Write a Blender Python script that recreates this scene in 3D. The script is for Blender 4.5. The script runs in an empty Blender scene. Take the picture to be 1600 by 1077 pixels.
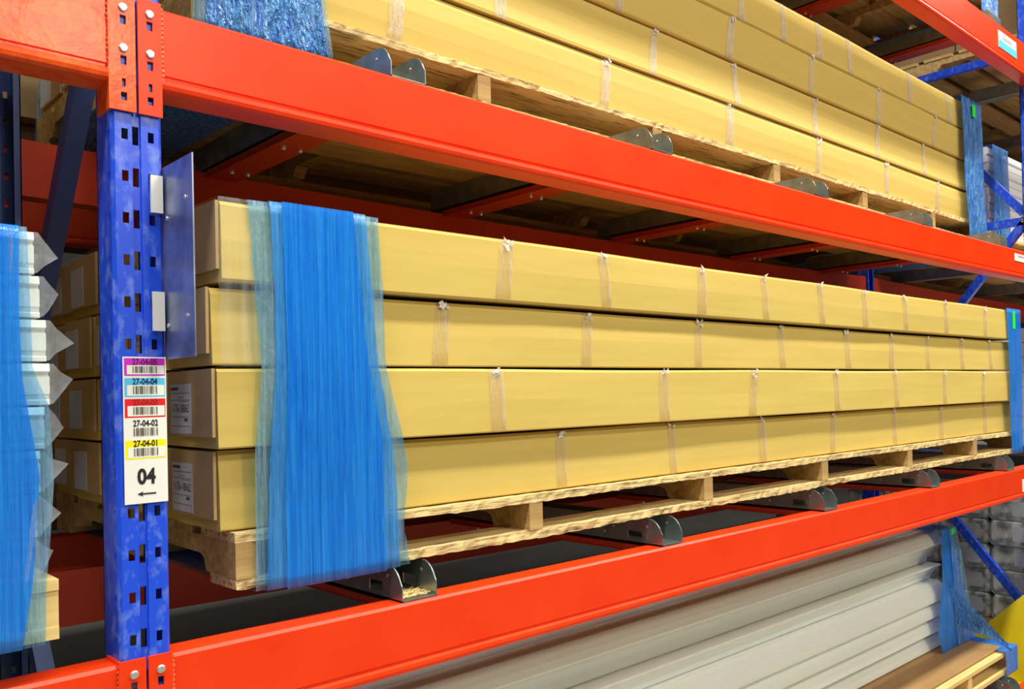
import bpy, bmesh, math, random
from mathutils import Vector, Matrix
random.seed(7)
S = bpy.context.scene
COL = S.collection
# ------------------------------------------------------------------ camera
cam = bpy.data.cameras.new('camera'); camo = bpy.data.objects.new('camera', cam); COL.objects.link(camo)
cam.sensor_width = 36.0; cam.lens = 1349.0 / 1600 * 36; cam.shift_y = (600 - 538.5) / 1600; cam.clip_end = 100
vx = Vector((1480, 17, -1349)).normalized()
vy = Vector((-1230, -45, -1349)); vy = (vy - vx * vx.dot(vy)).normalized()
vz = vx.cross(vy)
R = Matrix((vx, vy, vz))            # rows: world axes in camera space = camera-to-world rotation
camo.matrix_world = Matrix.Translation((0, -1.076, 1.5)) @ R.to_4x4()
S.camera = camo
# ------------------------------------------------------------------ light and exposure
S.view_settings.view_transform = 'Standard'; S.view_settings.look = 'None'
S.view_settings.gamma = 1; S.view_settings.use_curve_mapping = False
S.view_settings.exposure = -0.04
W = bpy.data.worlds.new('world'); S.world = W; W.use_nodes = True
W.node_tree.nodes['Background'].inputs[0].default_value = (0.80, 0.88, 1.0, 1)
W.node_tree.nodes['Background'].inputs[1].default_value = 0.01
def area(name, loc, size, power, color=(1, 1, 1), target=None):
    l = bpy.data.lights.new(name, 'AREA'); l.shape = 'RECTANGLE'; l.size, l.size_y = size
    l.energy = power; l.color = color
    o = bpy.data.objects.new(name, l); COL.objects.link(o); o.location = loc
    if target is not None:
        o.rotation_euler = (Vector(target) - Vector(loc)).to_track_quat('-Z', 'Y').to_euler()
    return o
area('aisle_light', (2.2, -1.04, 5.0), (11, 0.24), 520, (1.0, 0.975, 0.86))
area('aisle_light', (2.2, -4.6, 5.6), (11, 0.6), 230, (1.0, 0.96, 0.88), (2.2, 0, 1.2))
area('added_glow_fill_light', (2.1, -6.6, 4.65), (.8, .5), 150, (1.0, 0.92, 0.68), (0.3, 0, 1.9))  # added lamp: makes the left beam glow and fills the fronts

# ------------------------------------------------------------------ materials
def nodes(name):
    m = bpy.data.materials.new(name); m.use_nodes = True
    nt = m.node_tree; b = nt.nodes['Principled BSDF']
    return m, nt, b
def coords(nt, scale):
    tc = nt.nodes.new('ShaderNodeTexCoord'); mp = nt.nodes.new('ShaderNodeMapping')
    mp.inputs['Scale'].default_value = scale
    nt.links.new(tc.outputs['Object'], mp.inputs['Vector']); return mp.outputs[0]
def noise(nt, scale, n=5.0, detail=3, rough=.6):
    t = nt.nodes.new('ShaderNodeTexNoise'); t.inputs['Scale'].default_value = n
    t.inputs['Detail'].default_value = detail; t.inputs['Roughness'].default_value = rough
    nt.links.new(coords(nt, scale), t.inputs['Vector']); return t.outputs[0]
def ramp(nt, src, stops):
    r = nt.nodes.new('ShaderNodeValToRGB'); e = r.color_ramp.elements
    while len(e) < len(stops): e.new(0.5)
    for el, (p, c) in zip(e, stops):
        el.position = p; el.color = (*c, 1) if len(c) == 3 else c
    nt.links.new(src, r.inputs[0]); return r.outputs[0]
def bump(nt, src, strength, dist, b):
    bp = nt.nodes.new('ShaderNodeBump'); bp.inputs['Strength'].default_value = strength
    bp.inputs['Distance'].default_value = dist
    nt.links.new(src, bp.inputs['Height']); nt.links.new(bp.outputs[0], b.inputs['Normal']); return bp
def simple(name, col, rough=.5, metal=0, vary=None, vscale=(1, 1, 1), n=6, bmp=0, bdist=.001, spec=.5, lo=.3, hi=.7):
    m, nt, b = nodes(name)
    b.inputs['Roughness'].default_value = rough; b.inputs['Metallic'].default_value = metal
    b.inputs['Specular IOR Level'].default_value = spec
    b.inputs['Base Color'].default_value = (*col, 1)
    if vary:
        s = noise(nt, vscale, n)
        nt.links.new(ramp(nt, s, [(lo, col), (hi, vary)]), b.inputs['Base Color'])
        if bmp: bump(nt, s, bmp, bdist, b)
    return m
M = {}
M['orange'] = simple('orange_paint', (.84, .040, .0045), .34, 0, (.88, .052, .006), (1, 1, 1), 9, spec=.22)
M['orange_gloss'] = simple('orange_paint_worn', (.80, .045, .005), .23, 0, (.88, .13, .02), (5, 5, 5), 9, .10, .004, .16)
M['orange_rear'] = simple('orange_paint_shaded', (.55, .035, .006), .5, 0, (.62, .05, .01), (1, 1, 1), 7)  # darker copy of the beam orange, inner shade put into the colour
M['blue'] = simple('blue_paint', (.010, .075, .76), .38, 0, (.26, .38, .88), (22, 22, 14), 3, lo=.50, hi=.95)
M['blue_dark'] = simple('blue_paint_shaded', (.012, .035, .17), .45, 0, (.03, .06, .22), (1, 1, 1), 6)  # darker copy of the post blue, with the bay's shade in the colour
M['cardboard'] = simple('cardboard', (.625, .450, .113), .72, 0, (.68, .50, .134), (.7, 3, 14), 4, .10, .0006, .25)
M['cardboard_edge'] = simple('cardboard_flap', (.50, .34, .15), .8, 0, (.56, .38, .17), (2, 2, 9), 6)
M['carton_dark'] = simple('carton_shaded', (.20, .12, .05), .8, 0, (.24, .15, .07), (2, 2, 9), 6)  # cardboard darkened in its colour to stand in for shade
M['wood'] = simple('pallet_wood', (.56, .38, .15), .8, 0, (.34, .21, .08), (1.2, 14, 14), 5, .5, .002, .2, .35, .72)
M['wood_raw'] = simple('splintered_wood', (.70, .52, .24), .85, 0, (.14, .09, .035), (1.6, 20, 20), 7, .8, .004, .2, .50, .72)
M['wood_new'] = simple('new_pallet_wood', (.82, .62, .26), .7, 0, (.70, .48, .18), (1.2, 12, 12), 5, .3, .001, .2)
M['galv'] = simple('galvanised_steel', (.45, .52, .52), .34, .85, (.28, .33, .33), (1, 1, 1), 30, .06, .001)
M['plate'] = simple('grey_steel_plate', (.42, .48, .66), .36, .75, (.10, .12, .22), (1, 1, 1), 14)
M['zinc'] = simple('zinc_bolt', (.75, .74, .70), .3, .8)
M['white'] = simple('white_plastic', (.91, .92, .88), .20, 0, (.86, .88, .84), (.5, 1, 1), 4)
M['white_sheet'] = simple('white_sheet', (.80, .82, .86), .5)
M['paper'] = simple('white_paper', (.86, .86, .83), .5)
M['paper_dull'] = simple('label_paper', (.62, .64, .70), .45)
M['ink'] = simple('black_ink', (.01, .01, .012), .5)
M['ink_soft'] = simple('grey_ink', (.10, .10, .12), .5)
M['barcode'] = simple('barcode_ink', (.09, .075, .05), .5)
M['magenta'] = simple('magenta_print', (.62, .02, .62), .45)
M['sky'] = simple('light_blue_print', (.10, .55, .93), .45)
M['red'] = simple('red_print', (.80, .004, .012), .45)
M['yellowp'] = simple('yellow_print', (.93, .86, .0), .45)
M['redink'] = simple('dark_red_ink', (.35, .002, .006), .5)
M['purpleink'] = simple('dark_purple_ink', (.10, .0, .11), .5)
M['blueink'] = simple('dark_blue_ink', (.0, .03, .12), .5)
M['yellow'] = simple('yellow_steel', (.95, .76, .01), .4, 0, (.80, .56, .01), (1, 1, 1), 4)
M['green'] = simple('green_tape', (.02, .85, .05), .5)
M['weld'] = simple('weld_paint', (.72, .06, .01), .35, 0, (.9, .2, .06), (1, 1, 1), 60, .8, .004)
M['floor'] = simple('concrete', (.27, .27, .255), .4, 0, (.32, .32, .30), (1, 1, 1), 2)
M['wall'] = simple('dark_cladding', (.045, .042, .045), .9)
M['wall_light'] = simple('light_cladding', (.16, .16, .16), .8)
M['ceil'] = simple('roof_deck', (.12, .12, .13), .9)
M['block'] = simple('grey_block', (.82, .80, .74), .6, 0, (.12, .13, .14), (1, 1, 1), 16, .8, .01, lo=.42, hi=.58)
M['brownsheet'] = simple('brown_board', (.42, .24, .09), .5, 0, (.34, .19, .07), (1, 4, 4), 4)

def film(name, col, alpha, alpha_lo=None, streak=(70, 70, 1.2), rough=.16, bstr=.5, crink=0.0, col2=None, bd=.004, tint=None):
    """thin stretch film: part see-through, part tinted gloss, with fine vertical pleats"""
    m, nt, b = nodes(name)
    b.inputs['Roughness'].default_value = rough; b.inputs['Specular IOR Level'].default_value = .6
    s = noise(nt, streak, 2.0, 4, .65)
    nt.links.new(ramp(nt, s, [(.30, col), (.72, col2 or tuple(min(1, c * 1.5 + .03) for c in col))]), b.inputs['Base Color'])
    h = s
    if crink:
        c = noise(nt, (16, 16, 6), 5, 4, .6)
        mx = nt.nodes.new('ShaderNodeMath'); mx.operation = 'MULTIPLY_ADD'
        nt.links.new(c, mx.inputs[0]); mx.inputs[1].default_value = crink; nt.links.new(s, mx.inputs[2]); h = mx.outputs[0]
    bp = bump(nt, h, bstr, bd, b)
    tr = nt.nodes.new('ShaderNodeBsdfTransparent')
    tint = tint or tuple(min(1, .55 + .45 * c / max(col)) for c in col)
    tr.inputs[0].default_value = (*tint, 1)
    mix = nt.nodes.new('ShaderNodeMixShader')
    al = ramp(nt, s, [(.28, (alpha_lo if alpha_lo is not None else alpha * .75,) * 3), (.65, (alpha,) * 3)])
    nt.links.new(al, mix.inputs[0]); nt.links.new(tr.outputs[0], mix.inputs[1]); nt.links.new(b.outputs[0], mix.inputs[2])
    out = nt.nodes['Material Output']; nt.links.new(mix.outputs[0], out.inputs[0])
    return m
M['film'] = film('blue_stretch_film', (.03, .27, .92), .72, .52, (90, 90, 1.6), .12, 1.0, .3, (.10, .45, .95), .007)
M['film_deep'] = film('blue_stretch_film_doubled', (.006, .21, 1.0), .84, .60, (110, 110, 1.4), .16, 1.0, .3, (.03, .34, 1.0), .005)
M['film_edge'] = film('thin_blue_film', (.10, .38, .70), .44, .20, (60, 60, 2.5), .10, 1.0, .8, (.45, .66, .85), .006, (.55, .78, 1.0))
M['film_shiny'] = film('crinkled_blue_film', (.010, .12, .72), .90, .75, (60, 60, 9), .14, 1.0, 1.6, (.16, .55, 1.0), .016)  # lighter streak colour paints glints into the film
M['clear'] = film('clear_film', (.85, .88, .90), .14, .02, (40, 40, 1.5), .1, .9, .8)
M['bag'] = film('clear_bag', (.75, .82, .82), .24, .07, (9, 9, 9), .12, .6, .6)
M['tape'] = film('clear_tape', (.80, .70, .42), .42, .06, (120, 120, 3), .12, 1.0, .6, (.95, .92, .80), .006)
M['tape_glare'] = film('clear_tape_painted_glare', (.90, .84, .62), .62, .22, (90, 90, 4), .14, 1.0, .6, (.98, .96, .90), .008)  # near-white colour paints the glare into the upper stack's tape
M['tape_knot'] = film('crinkled_tape', (.98, .97, .90), .9, .7, (60, 60, 60), .1, 1.0, .8)
M['bundle_film'] = film('clear_bundle_film', (.92, .94, .92), .16, .05, (1.2, 30, 30), .13, .6, .5)

# ------------------------------------------------------------------ helpers
WO = {}
def mk(name, vf, mat, parent=None, smooth=False, uv=None):
    """one mesh object from world-space verts and faces; its origin sits at the base of its own bounds"""
    v, f = vf[0], vf[1]
    xs = [p[0] for p in v]; ys = [p[1] for p in v]; zs = [p[2] for p in v]
    o0 = Vector(((min(xs) + max(xs)) / 2, (min(ys) + max(ys)) / 2, min(zs)))
    me = bpy.data.meshes.new(name)
    me.from_pydata([(p[0] - o0.x, p[1] - o0.y, p[2] - o0.z) for p in v], [], f)
    me.validate(); me.update()
    bm = bmesh.new(); bm.from_mesh(me); bmesh.ops.recalc_face_normals(bm, faces=bm.faces); bm.to_mesh(me); bm.free()
    if smooth:
        for p in me.polygons: p.use_smooth = True
    me.materials.append(mat)
    o = bpy.data.objects.new(name, me); COL.objects.link(o)
    if parent is not None:
        o.parent = parent; o.location = o0 - WO[parent.name]
    else: o.location = o0
    WO[o.name] = o0
    return o
def empty(name, loc):
    o = bpy.data.objects.new(name, None); COL.objects.link(o); o.location = loc; o.empty_display_size = .05
    WO[o.name] = Vector(loc); return o
def tag(o, label, cat=None, group=None, kind=None):
    if label: o['label'] = label
    if cat: o['category'] = cat
    if group: o['group'] = group
    if kind: o['kind'] = kind
    return o
def join(*parts):
    v, f = [], []
    for p in parts:
        n = len(v); v += list(p[0]); f += [tuple(i + n for i in q) for q in p[1]]
    return v, f
BF = [(0, 1, 3, 2), (4, 6, 7, 5), (0, 4, 5, 1), (2, 3, 7, 6), (0, 2, 6, 4), (1, 5, 7, 3)]
def box(x0, x1, y0, y1, z0, z1):
    return [(x, y, z) for x in (x0, x1) for y in (y0, y1) for z in (z0, z1)], list(BF)
def bbox(x0, x1, y0, y1, z0, z1, b=.002):
    """box with chamfered edges along X"""
    pr = [(y0 + b, z0), (y1 - b, z0), (y1, z0 + b), (y1, z1 - b), (y1 - b, z1), (y0 + b, z1), (y0, z1 - b), (y0, z0 + b)]
    return extx(pr, [x0, x1])
def extx(prof, xs, fn=None):
    """extrude a closed (y,z) profile along the x stations; fn(x, y, z) may move points"""
    n = len(prof); v = []; f = []
    for x in xs:
        for (y, z) in prof:
            v.append(fn(x, y, z) if fn else (x, y, z))
    for i in range(len(xs) - 1):
        for j in range(n):
            k = (j + 1) % n
            f.append((i * n + j, i * n + k, (i + 1) * n + k, (i + 1) * n + j))
    f.append(tuple(range(n))); f.append(tuple((len(xs) - 1) * n + j for j in reversed(range(n))))
    return v, f
def exty(prof, y0, y1):
    n = len(prof); v = [(x, y0, z) for x, z in prof] + [(x, y1, z) for x, z in prof]
    f = [(j, (j + 1) % n, n + (j + 1) % n, n + j) for j in range(n)]
    f.append(tuple(range(n))); f.append(tuple(n + j for j in reversed(range(n)))); return v, f
def lin(a, b, n): return [a + (b - a) * i / n for i in range(n + 1)]
def grid_plate(u0, u1, v0, v1, holes, put, th):
    """plate with true rectangular holes. holes: (uc, vc, w, h); put(u, v, t) -> point, t in 0..th"""
    us = sorted({u0, u1} | {h[0] + s * h[2] / 2 for h in holes for s in (-1, 1)})
    vs = sorted({v0, v1} | {h[1] + s * h[3] / 2 for h in holes for s in (-1, 1)})
    us = [u for u in us if u0 - 1e-9 <= u <= u1 + 1e-9]; vs = [v for v in vs if v0 - 1e-9 <= v <= v1 + 1e-9]
    V, F = [], []; idx = {}
    def P(i, j, t):
        k = (i, j, t)
        if k not in idx: idx[k] = len(V); V.append(put(us[i], vs[j], th if t else 0))
        return idx[k]
    byv = {}
    solid = {}
    for j in range(len(vs) - 1):
        vc = (vs[j] + vs[j + 1]) / 2
        hh = [h for h in holes if abs(vc - h[1]) < h[3] / 2]
        for i in range(len(us) - 1):
            uc = (us[i] + us[i + 1]) / 2
            solid[i, j] = not any(abs(uc - h[0]) < h[2] / 2 for h in hh)
    for (i, j), s in solid.items():
        if not s: continue
        for t in (0, 1):
            F.append((P(i, j, t), P(i + 1, j, t), P(i + 1, j + 1, t), P(i, j + 1, t)))
        for di, dj, a, b in ((-1, 0, (i, j), (i, j + 1)), (1, 0, (i + 1, j), (i + 1, j + 1)), (0, -1, (i, j), (i + 1, j)), (0, 1, (i, j + 1), (i + 1, j + 1))):
            if not solid.get((i + di, j + dj), False):
                F.append((P(*a, 0), P(*b, 0), P(*b, 1), P(*a, 1)))
    return V, F
def disc(c, r, h, axis='y', n=14, dome=.5):
    """low domed bolt head sticking out towards -axis"""
    V, F = [], []
    for (rr, hh) in ((r, 0), (r, h * dome), (r * .75, h * .85)):
        for k in range(n):
            a = 2 * math.pi * k / n; p, q = rr * math.cos(a), rr * math.sin(a)
            V.append((c[0] + p, c[1] - hh, c[2] + q) if axis == 'y' else ((c[0] + p, c[1] + q, c[2] - hh) if axis == 'z' else (c[0] - hh, c[1] + p, c[2] + q)))
    for i in range(2):
        for k in range(n): F.append((i * n + k, i * n + (k + 1) % n, (i + 1) * n + (k + 1) % n, (i + 1) * n + k))
    F.append(tuple(2 * n + k for k in range(n))); F.append(tuple(reversed(range(n))))
    return V, F
def bar(p, q, w, t, side=(1, 0, 0)):
    """bar from p to q; t thick along side, w wide across it"""
    p, q, s = Vector(p), Vector(q), Vector(side); d = (q - p).normalized(); n = d.cross(s).normalized()
    V = [tuple(e + s * (t / 2) * a + n * (w / 2) * b) for e in (p, q) for a, b in ((-1, -1), (-1, 1), (1, 1), (1, -1))]
    return V, [(0, 1, 2, 3), (7, 6, 5, 4), (0, 4, 5, 1), (1, 5, 6, 2), (2, 6, 7, 3), (3, 7, 4, 0)]
_font_cache = {}
def text(s, size, put, parent, mat, name='lettering', xscale=1.0, bold=0.0, thick=.0003, align='CENTER'):
    """flat printed lettering; put(u, v, t) -> world"""
    key = (s, bold, align)
    if key not in _font_cache:
        cu = bpy.data.curves.new('t', 'FONT'); cu.body = s; cu.size = 1; cu.align_x = align; cu.align_y = 'CENTER'; cu.offset = bold
        cu.resolution_u = 3
        ob = bpy.data.objects.new('t', cu); COL.objects.link(ob)
        dg = bpy.context.evaluated_depsgraph_get(); me = bpy.data.meshes.new_from_object(ob.evaluated_get(dg))
        _font_cache[key] = ([tuple(v.co) for v in me.vertices], [tuple(p.vertices) for p in me.polygons])
        bpy.data.objects.remove(ob); bpy.data.curves.remove(cu); bpy.data.meshes.remove(me)
    v, f = _font_cache[key]
    return mk(name, ([put(p[0] * size * xscale, p[1] * size, thick) for p in v], f), mat, parent)

# ------------------------------------------------------------------ the setting
def struct(name, vf, mat): return tag(mk(name, vf, mat), None, None, None, 'structure')
struct('floor', box(-6, 14, -9, 6, -.1, 0), M['floor'])
struct('wall_back', box(-6, 14, 5.5, 5.7, 0, 7), M['wall'])
struct('wall_left', box(-6.2, -6, -9, 6, 0, 7), M['wall_light'])
struct('wall_right', box(14, 14.2, -9, 6, 0, 7), M['wall'])
struct('wall_front', box(-6, 14, -9.2, -9, 0, 7), M['wall_light'])
struct('ceiling', box(-6, 14, -9, 6, 7, 7.1), M['ceil'])

# ------------------------------------------------------------------ rack geometry
PX = (.343, 3.750)          # left edges of the two upright posts
PW, PD = .060, .055
Z = {'low': .39, 'mid': 1.190, 'up': 1.990, 'top': 2.786}
HP = .0508
def post(x, y, parent, name, holes=True, mat=None, z1=3.6, face=1):
    """perforated post; its face (with a recessed channel) looks towards -y when face is 1"""
    zc = [1.8255 + k * HP for k in range(-35, 36) if .02 < 1.8255 + k * HP < z1 - .02]
    if not holes: zc = []
    Y = lambda d: y + d * face
    parts = []
    st = grid_plate(x + .004, x + .0235, 0, z1, [(x + .0155, z, .0076, .0130) for z in zc], lambda u, v, t: (u, Y(t), v), .002)
    st2 = grid_plate(x + .0345, x + .056, 0, z1, [(x + .0465, z, .0072, .0128) for z in zc], lambda u, v, t: (u, Y(t), v), .002)
    ch = grid_plate(x + .0245, x + .0335, 0, z1, [(x + .029, z, .0074, .0226) for z in zc], lambda u, v, t: (u, Y(.003 + t), v), .002)
    parts += [st, st2, ch]
    for a, b in (((x + .0235, 0), (x + .0245, .003)), ((x + .0345, 0), (x + .0335, .003)), ((x + .004, 0), (x, .004)), ((x + .056, 0), (x + PW, .004))):
        parts.append(([(a[0], Y(a[1]), 0), (b[0], Y(b[1]), 0), (b[0], Y(b[1]), z1), (a[0], Y(a[1]), z1)], [(0, 1, 2, 3)]))
    for xs, d in ((x, 1), (x + PW, -1)):
        parts.append(grid_plate(.004, PD, 0, z1, [(.011, z, .0045, .0085) for z in zc], lambda u, v, t, xs=xs, d=d: (xs + d * t, Y(u), v), .002))
    parts.append(box(x, x + .012, min(Y(PD - .002), Y(PD)), max(Y(PD - .002), Y(PD)), 0, z1))
    parts.append(box(x + PW - .012, x + PW, min(Y(PD - .002), Y(PD)), max(Y(PD - .002), Y(PD)), 0, z1))
    return mk(name, join(*parts), mat or M['blue'], parent)
YR = .735
def frame(x, label, levels):
    e = tag(empty('upright_frame', (x + PW / 2, .37, 0)), label, 'rack frame', 'blue upright frames of the pallet rack')
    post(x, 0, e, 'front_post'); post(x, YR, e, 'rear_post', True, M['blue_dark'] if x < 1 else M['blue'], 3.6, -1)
    xc = x + .030
    for (y0, z0, y1, z1) in levels:
        a = Vector((xc, y0, z0)); b = Vector((xc, y1, z1))
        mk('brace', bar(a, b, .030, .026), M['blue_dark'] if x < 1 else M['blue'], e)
        mk('brace_bolt', disc((xc - .013, y0 + .012, z0), .006, .004, 'x'), M['zinc'], e)
    for yy in (0, YR - .08):
        mk('foot_plate', box(x - .006, x + PW + .006, yy - .02, yy + .10, 0, .008), M['blue'], e)
    return e
def levels_for():
    f, r = .050, .690
    return [(f, .14, r, .14), (f, .14, r, .55) , (f, .56, r, 1.36), (f, 2.14, r, 1.36), (f, 2.155, r, 2.96), (f, 2.135, r, 2.135), (r, 2.96, f, 3.5), (f, 2.80, r, 2.80)]
near = frame(PX[0], 'blue perforated upright frame at left carrying the 04 location label', levels_for())
far = frame(PX[1], 'blue upright frame at the far right end of the long brown boxes', levels_for())

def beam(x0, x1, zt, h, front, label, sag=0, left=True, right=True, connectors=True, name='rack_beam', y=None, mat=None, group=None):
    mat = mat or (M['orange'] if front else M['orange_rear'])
    e = tag(empty(name, ((x0 + x1) / 2, 0 if front else YR, zt - h)), label, 'rack beam', group)
    s = 1 if front else -1; yb = (0 if front else YR) if y is None else y
    k = h - .104
    pr = [(.045, 0), (.004, 0), (.0, -.004), (0, -.083 - k), (.0022, -.0845 - k), (.0022, -.0875 - k), (-.0035, -.091 - k), (-.0045, -.096 - k), (-.0035, -.101 - k), (.001, -.104 - k), (.045, -.104 - k)]
    pr = [(yb + s * a, zt + b) for a, b in pr]
    fn = (lambda x, y_, z_: (x, y_, z_ - sag * max(0, 4 * (x - x0) * (x1 - x) / (x1 - x0) ** 2)))
    mk('beam_body', extx(pr, lin(x0, x1, 30), fn), mat, e)
    if not connectors: return e
    zb = zt - h - .034; ztop = zt + .004
    for side in ('L', 'R'):
        if (side == 'L' and not left) or (side == 'R' and not right): continue
        if side == 'L': a, b, fx = x0 - .0285, x0, x0 - .0
        else: a, b, fx = x1, x1 + .0285, x1
        uc = (a + b) / 2
        bz = [zt - .0135, zt - .0625]
        holes = [(uc, z - .0145, .0072, .011) for z in bz] + [(uc, zt - .104, .0045, .010), (uc, zt - .1205, .0072, .010)]
        pl = grid_plate(a, b, zb, ztop, [h_ for h_ in holes if h_[1] - h_[3] / 2 > zb], lambda u, v, t: (u, yb - s * (.0012 + t), v), .0032)
        fl = box(fx - .003 if side == 'R' else fx, fx if side == 'R' else fx + .003, min(yb - s * .0044, yb + s * .04), max(yb - s * .0044, yb + s * .04), zb, ztop) if side == 'R' else ([], [])
        cp = mk('connector_plate', join(pl, fl) if fl[0] else pl, mat, e)
        if front:
            for z in bz:
                mk('bolt', disc((uc, yb - .0044, z), .0052, .0035), M['zinc'], cp)
            wx = fx + (.0015 if side == 'L' else -.0015)
            zz = lin(ztop - .006, zt - h + .008, 16)
            wb = [disc((wx + random.uniform(-.0008, .0008), yb - .001, z), .0028, .0022, 'y', 6) for z in zz]
            mk('weld_seam', join(*wb), M['weld'], e)
    return e
X0, X1 = PX[0] + PW, PX[1]
B = {}
gB = 'orange beams of the pallet rack'
B['mid'] = beam(X0, X1, Z['mid'], .104, True, 'long orange front beam directly below the brown boxes at eye level', .003)
B['up'] = beam(X0, X1, Z['up'], .104, True, 'long orange front beam crossing the picture above the middle stack of boxes', .006)
B['top'] = beam(X0, X1, Z['top'], .128, True, 'orange front beam in the top right corner with white and blue label', 0)
B['low'] = beam(X0, X1, Z['low'], .104, True, 'lowest orange front beam under the white profile bundle', 0)
beam(X0, X1, Z['mid'], .104, False, 'shaded orange rear beam behind the pallet of the middle stack', .014)
beam(X0, X1, Z['up'], .104, False, 'shaded orange rear beam above the middle stack of brown boxes', .020)
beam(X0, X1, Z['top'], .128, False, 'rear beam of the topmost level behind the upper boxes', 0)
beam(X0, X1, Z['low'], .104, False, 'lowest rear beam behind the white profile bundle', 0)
beam(-2.9, PX[0], Z['mid'], .104, True, 'orange front beam in the bottom left corner under the white profiles', 0, left=False)
beam(-2.9, PX[0], Z['up'], .104, True, 'orange front beam in the top left corner with a glossy highlight', 0, left=False, mat=M['orange_gloss'])
beam(-2.9, PX[0], Z['up'], .104, False, 'shaded orange rear beam seen at far left behind the blue brace', 0, left=False)
beam(-2.9, PX[0], Z['mid'], .104, False, 'dark red rear beam at bottom left behind the white profiles', 0, left=False)
XN = PX[1] + PW
beam(XN, XN + 3.3, Z['up'], .104, True, 'orange front beam of the next bay beyond the far blue post', 0, right=False)
beam(XN, XN + 3.3, Z['mid'], .104, True, 'orange front beam of the next bay beside the white label at lower right', 0, right=False)
beam(XN, XN + 3.3, Z['up'], .104, False, 'shaded orange rear beam of the next bay right of the thin blue rear post', .02, right=False)
beam(XN, XN + 3.3, Z['mid'], .104, False, 'rear beam of the next bay above the grey wrapped blocks', 0, right=False)
beam(XN, XN + 3.3, Z['low'], .104, True, 'lowest front beam of the next bay behind the yellow plate', 0, right=False)
beam(XN, XN + 3.3, Z['low'], .104, False, 'lowest rear beam of the next bay under the grey wrapped blocks', 0, right=False)
ORD = ['first', 'second', 'third', 'fourth', 'fifth']
# back-to-back rack behind
for zt, w_ in ((Z['mid'], 'lower'), (Z['up'], 'upper')):
    beam(-2.9, 7, zt, .104, True, 'shaded orange ' + w_ + ' beam of the rack standing behind', 0, connectors=False, y=1.17, mat=M['orange_rear'])

for i, (x0, x1) in enumerate([(-2.6, -.9), (-.8, .25), (.45, 1.9), (2.0, 3.6), (3.9, 5.6)]):  # dark loads added to block light from the back
    for zt, w_ in ((Z['mid'], 'lower'), (Z['up'], 'upper')):
        for k in range(3):
            z0 = zt + .001 + k * .20
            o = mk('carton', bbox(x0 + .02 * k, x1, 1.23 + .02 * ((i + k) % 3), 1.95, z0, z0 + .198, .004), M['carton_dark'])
            tag(o, 'added light-blocking dark carton of the rack behind, %s beam, %s pile from left, %s layer' % (w_, ORD[i], ['bottom', 'middle', 'top'][k]), 'carton', 'added light-blocking cartons of the rack behind')

# ------------------------------------------------------------------ pallet supports (galvanised channels) and red spacer bars
UX = [.785, 1.417, 2.072, 2.724, 3.378]
def channel(xc, z0, label, group, hh=.052):
    w, hgt, y0, y1, t = .066, hh, .006, .745, .0018
    hgt += random.uniform(-.0003, .0003)
    e = tag(empty('pallet_support_channel', (xc, .37, z0)), label, 'channel', group)
    base = box(xc - w / 2, xc + w / 2, y0, y1, z0, z0 + t)
    mk('base_strip', base, M['galv'], e)
    for s in (-1, 1):
        xo = xc + s * w / 2
        def put(u, v, tt, xo=xo, s=s): return (xo - s * tt, u, v)
        # rounded front corner built as stations
        V, F = [], []
        arc = [(y0 + .034 * (1 - math.cos(a)), z0 + hgt - .042 * (1 - math.sin(a))) for a in lin(0, math.pi / 2, 7)]
        us = [p[0] for p in arc] + [.058, .095, .30, y1]; tops = [p[1] for p in arc] + [z0 + hgt] * 4
        holes = {}
        for i, u in enumerate(us):
            for tt in (0, t):
                V += [put(u, z0, tt), put(u, z0 + .008, tt), put(u, z0 + .024, tt), put(u, tops[i] if tops[i] > z0 + .024 else z0 + .024, tt)]
        n = 8
        for i in range(len(us) - 1):
            a, b = i * n, (i + 1) * n
            for j in range(3):
                if us[i] == .058 and j == 1:   # the punched window
                    F += [(a + 1, a + 5, b + 5, b + 1), (a + 2, b + 2, b + 6, a + 6), (a + 1, a + 2, a + 6, a + 5), (b + 1, b + 5, b + 6, b + 2)]
                    continue
                F.append((a + j, b + j, b + j + 1, a + j + 1)); F.append((a + 4 + j, a + 5 + j, b + 5 + j, b + 4 + j))
            F.append((a + 3, b + 3, b + 7, a + 7)); F.append((a, a + 4, b + 4, b))
        F += [(0, 1, 5, 4), (1, 2, 6, 5), (2, 3, 7, 6)]
        F += [(b, b + 4, b + 5, b + 1), (b + 1, b + 5, b + 6, b + 2), (b + 2, b + 6, b + 7, b + 3)]
        sw = mk('side_wall', (V, F), M['galv'], e)
        for yy, zz in ((.045, .036), (.135, .030), (.160, .016), (.178, .030)):
            mk('bolt', disc((xo - (.0 if s < 0 else t), yy, z0 + zz), .0028, .0012, 'x', 8), M['zinc'], sw)
    return e
def spacer(xc, zt, label, group):
    e = tag(empty('spacer_bar', (xc, .37, zt - .03)), label, 'spacer bar', group)
    w = .034
    mk('bar', join(box(xc - w, xc + w, .046, .69, zt - .015, zt - .012), box(xc - w, xc - w + .002, .046, .69, zt - .013, zt - .001), box(xc + w - .002, xc + w, .046, .69, zt - .013, zt - .001)), M['orange_rear'], e)
    for yy in (.10, .38, .60):
        for dx in (-.017, .017):
            mk('bolt', disc((xc + dx, yy, zt - .015), .0045, .009, 'z', 8), M['zinc'], e)
    return e
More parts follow.
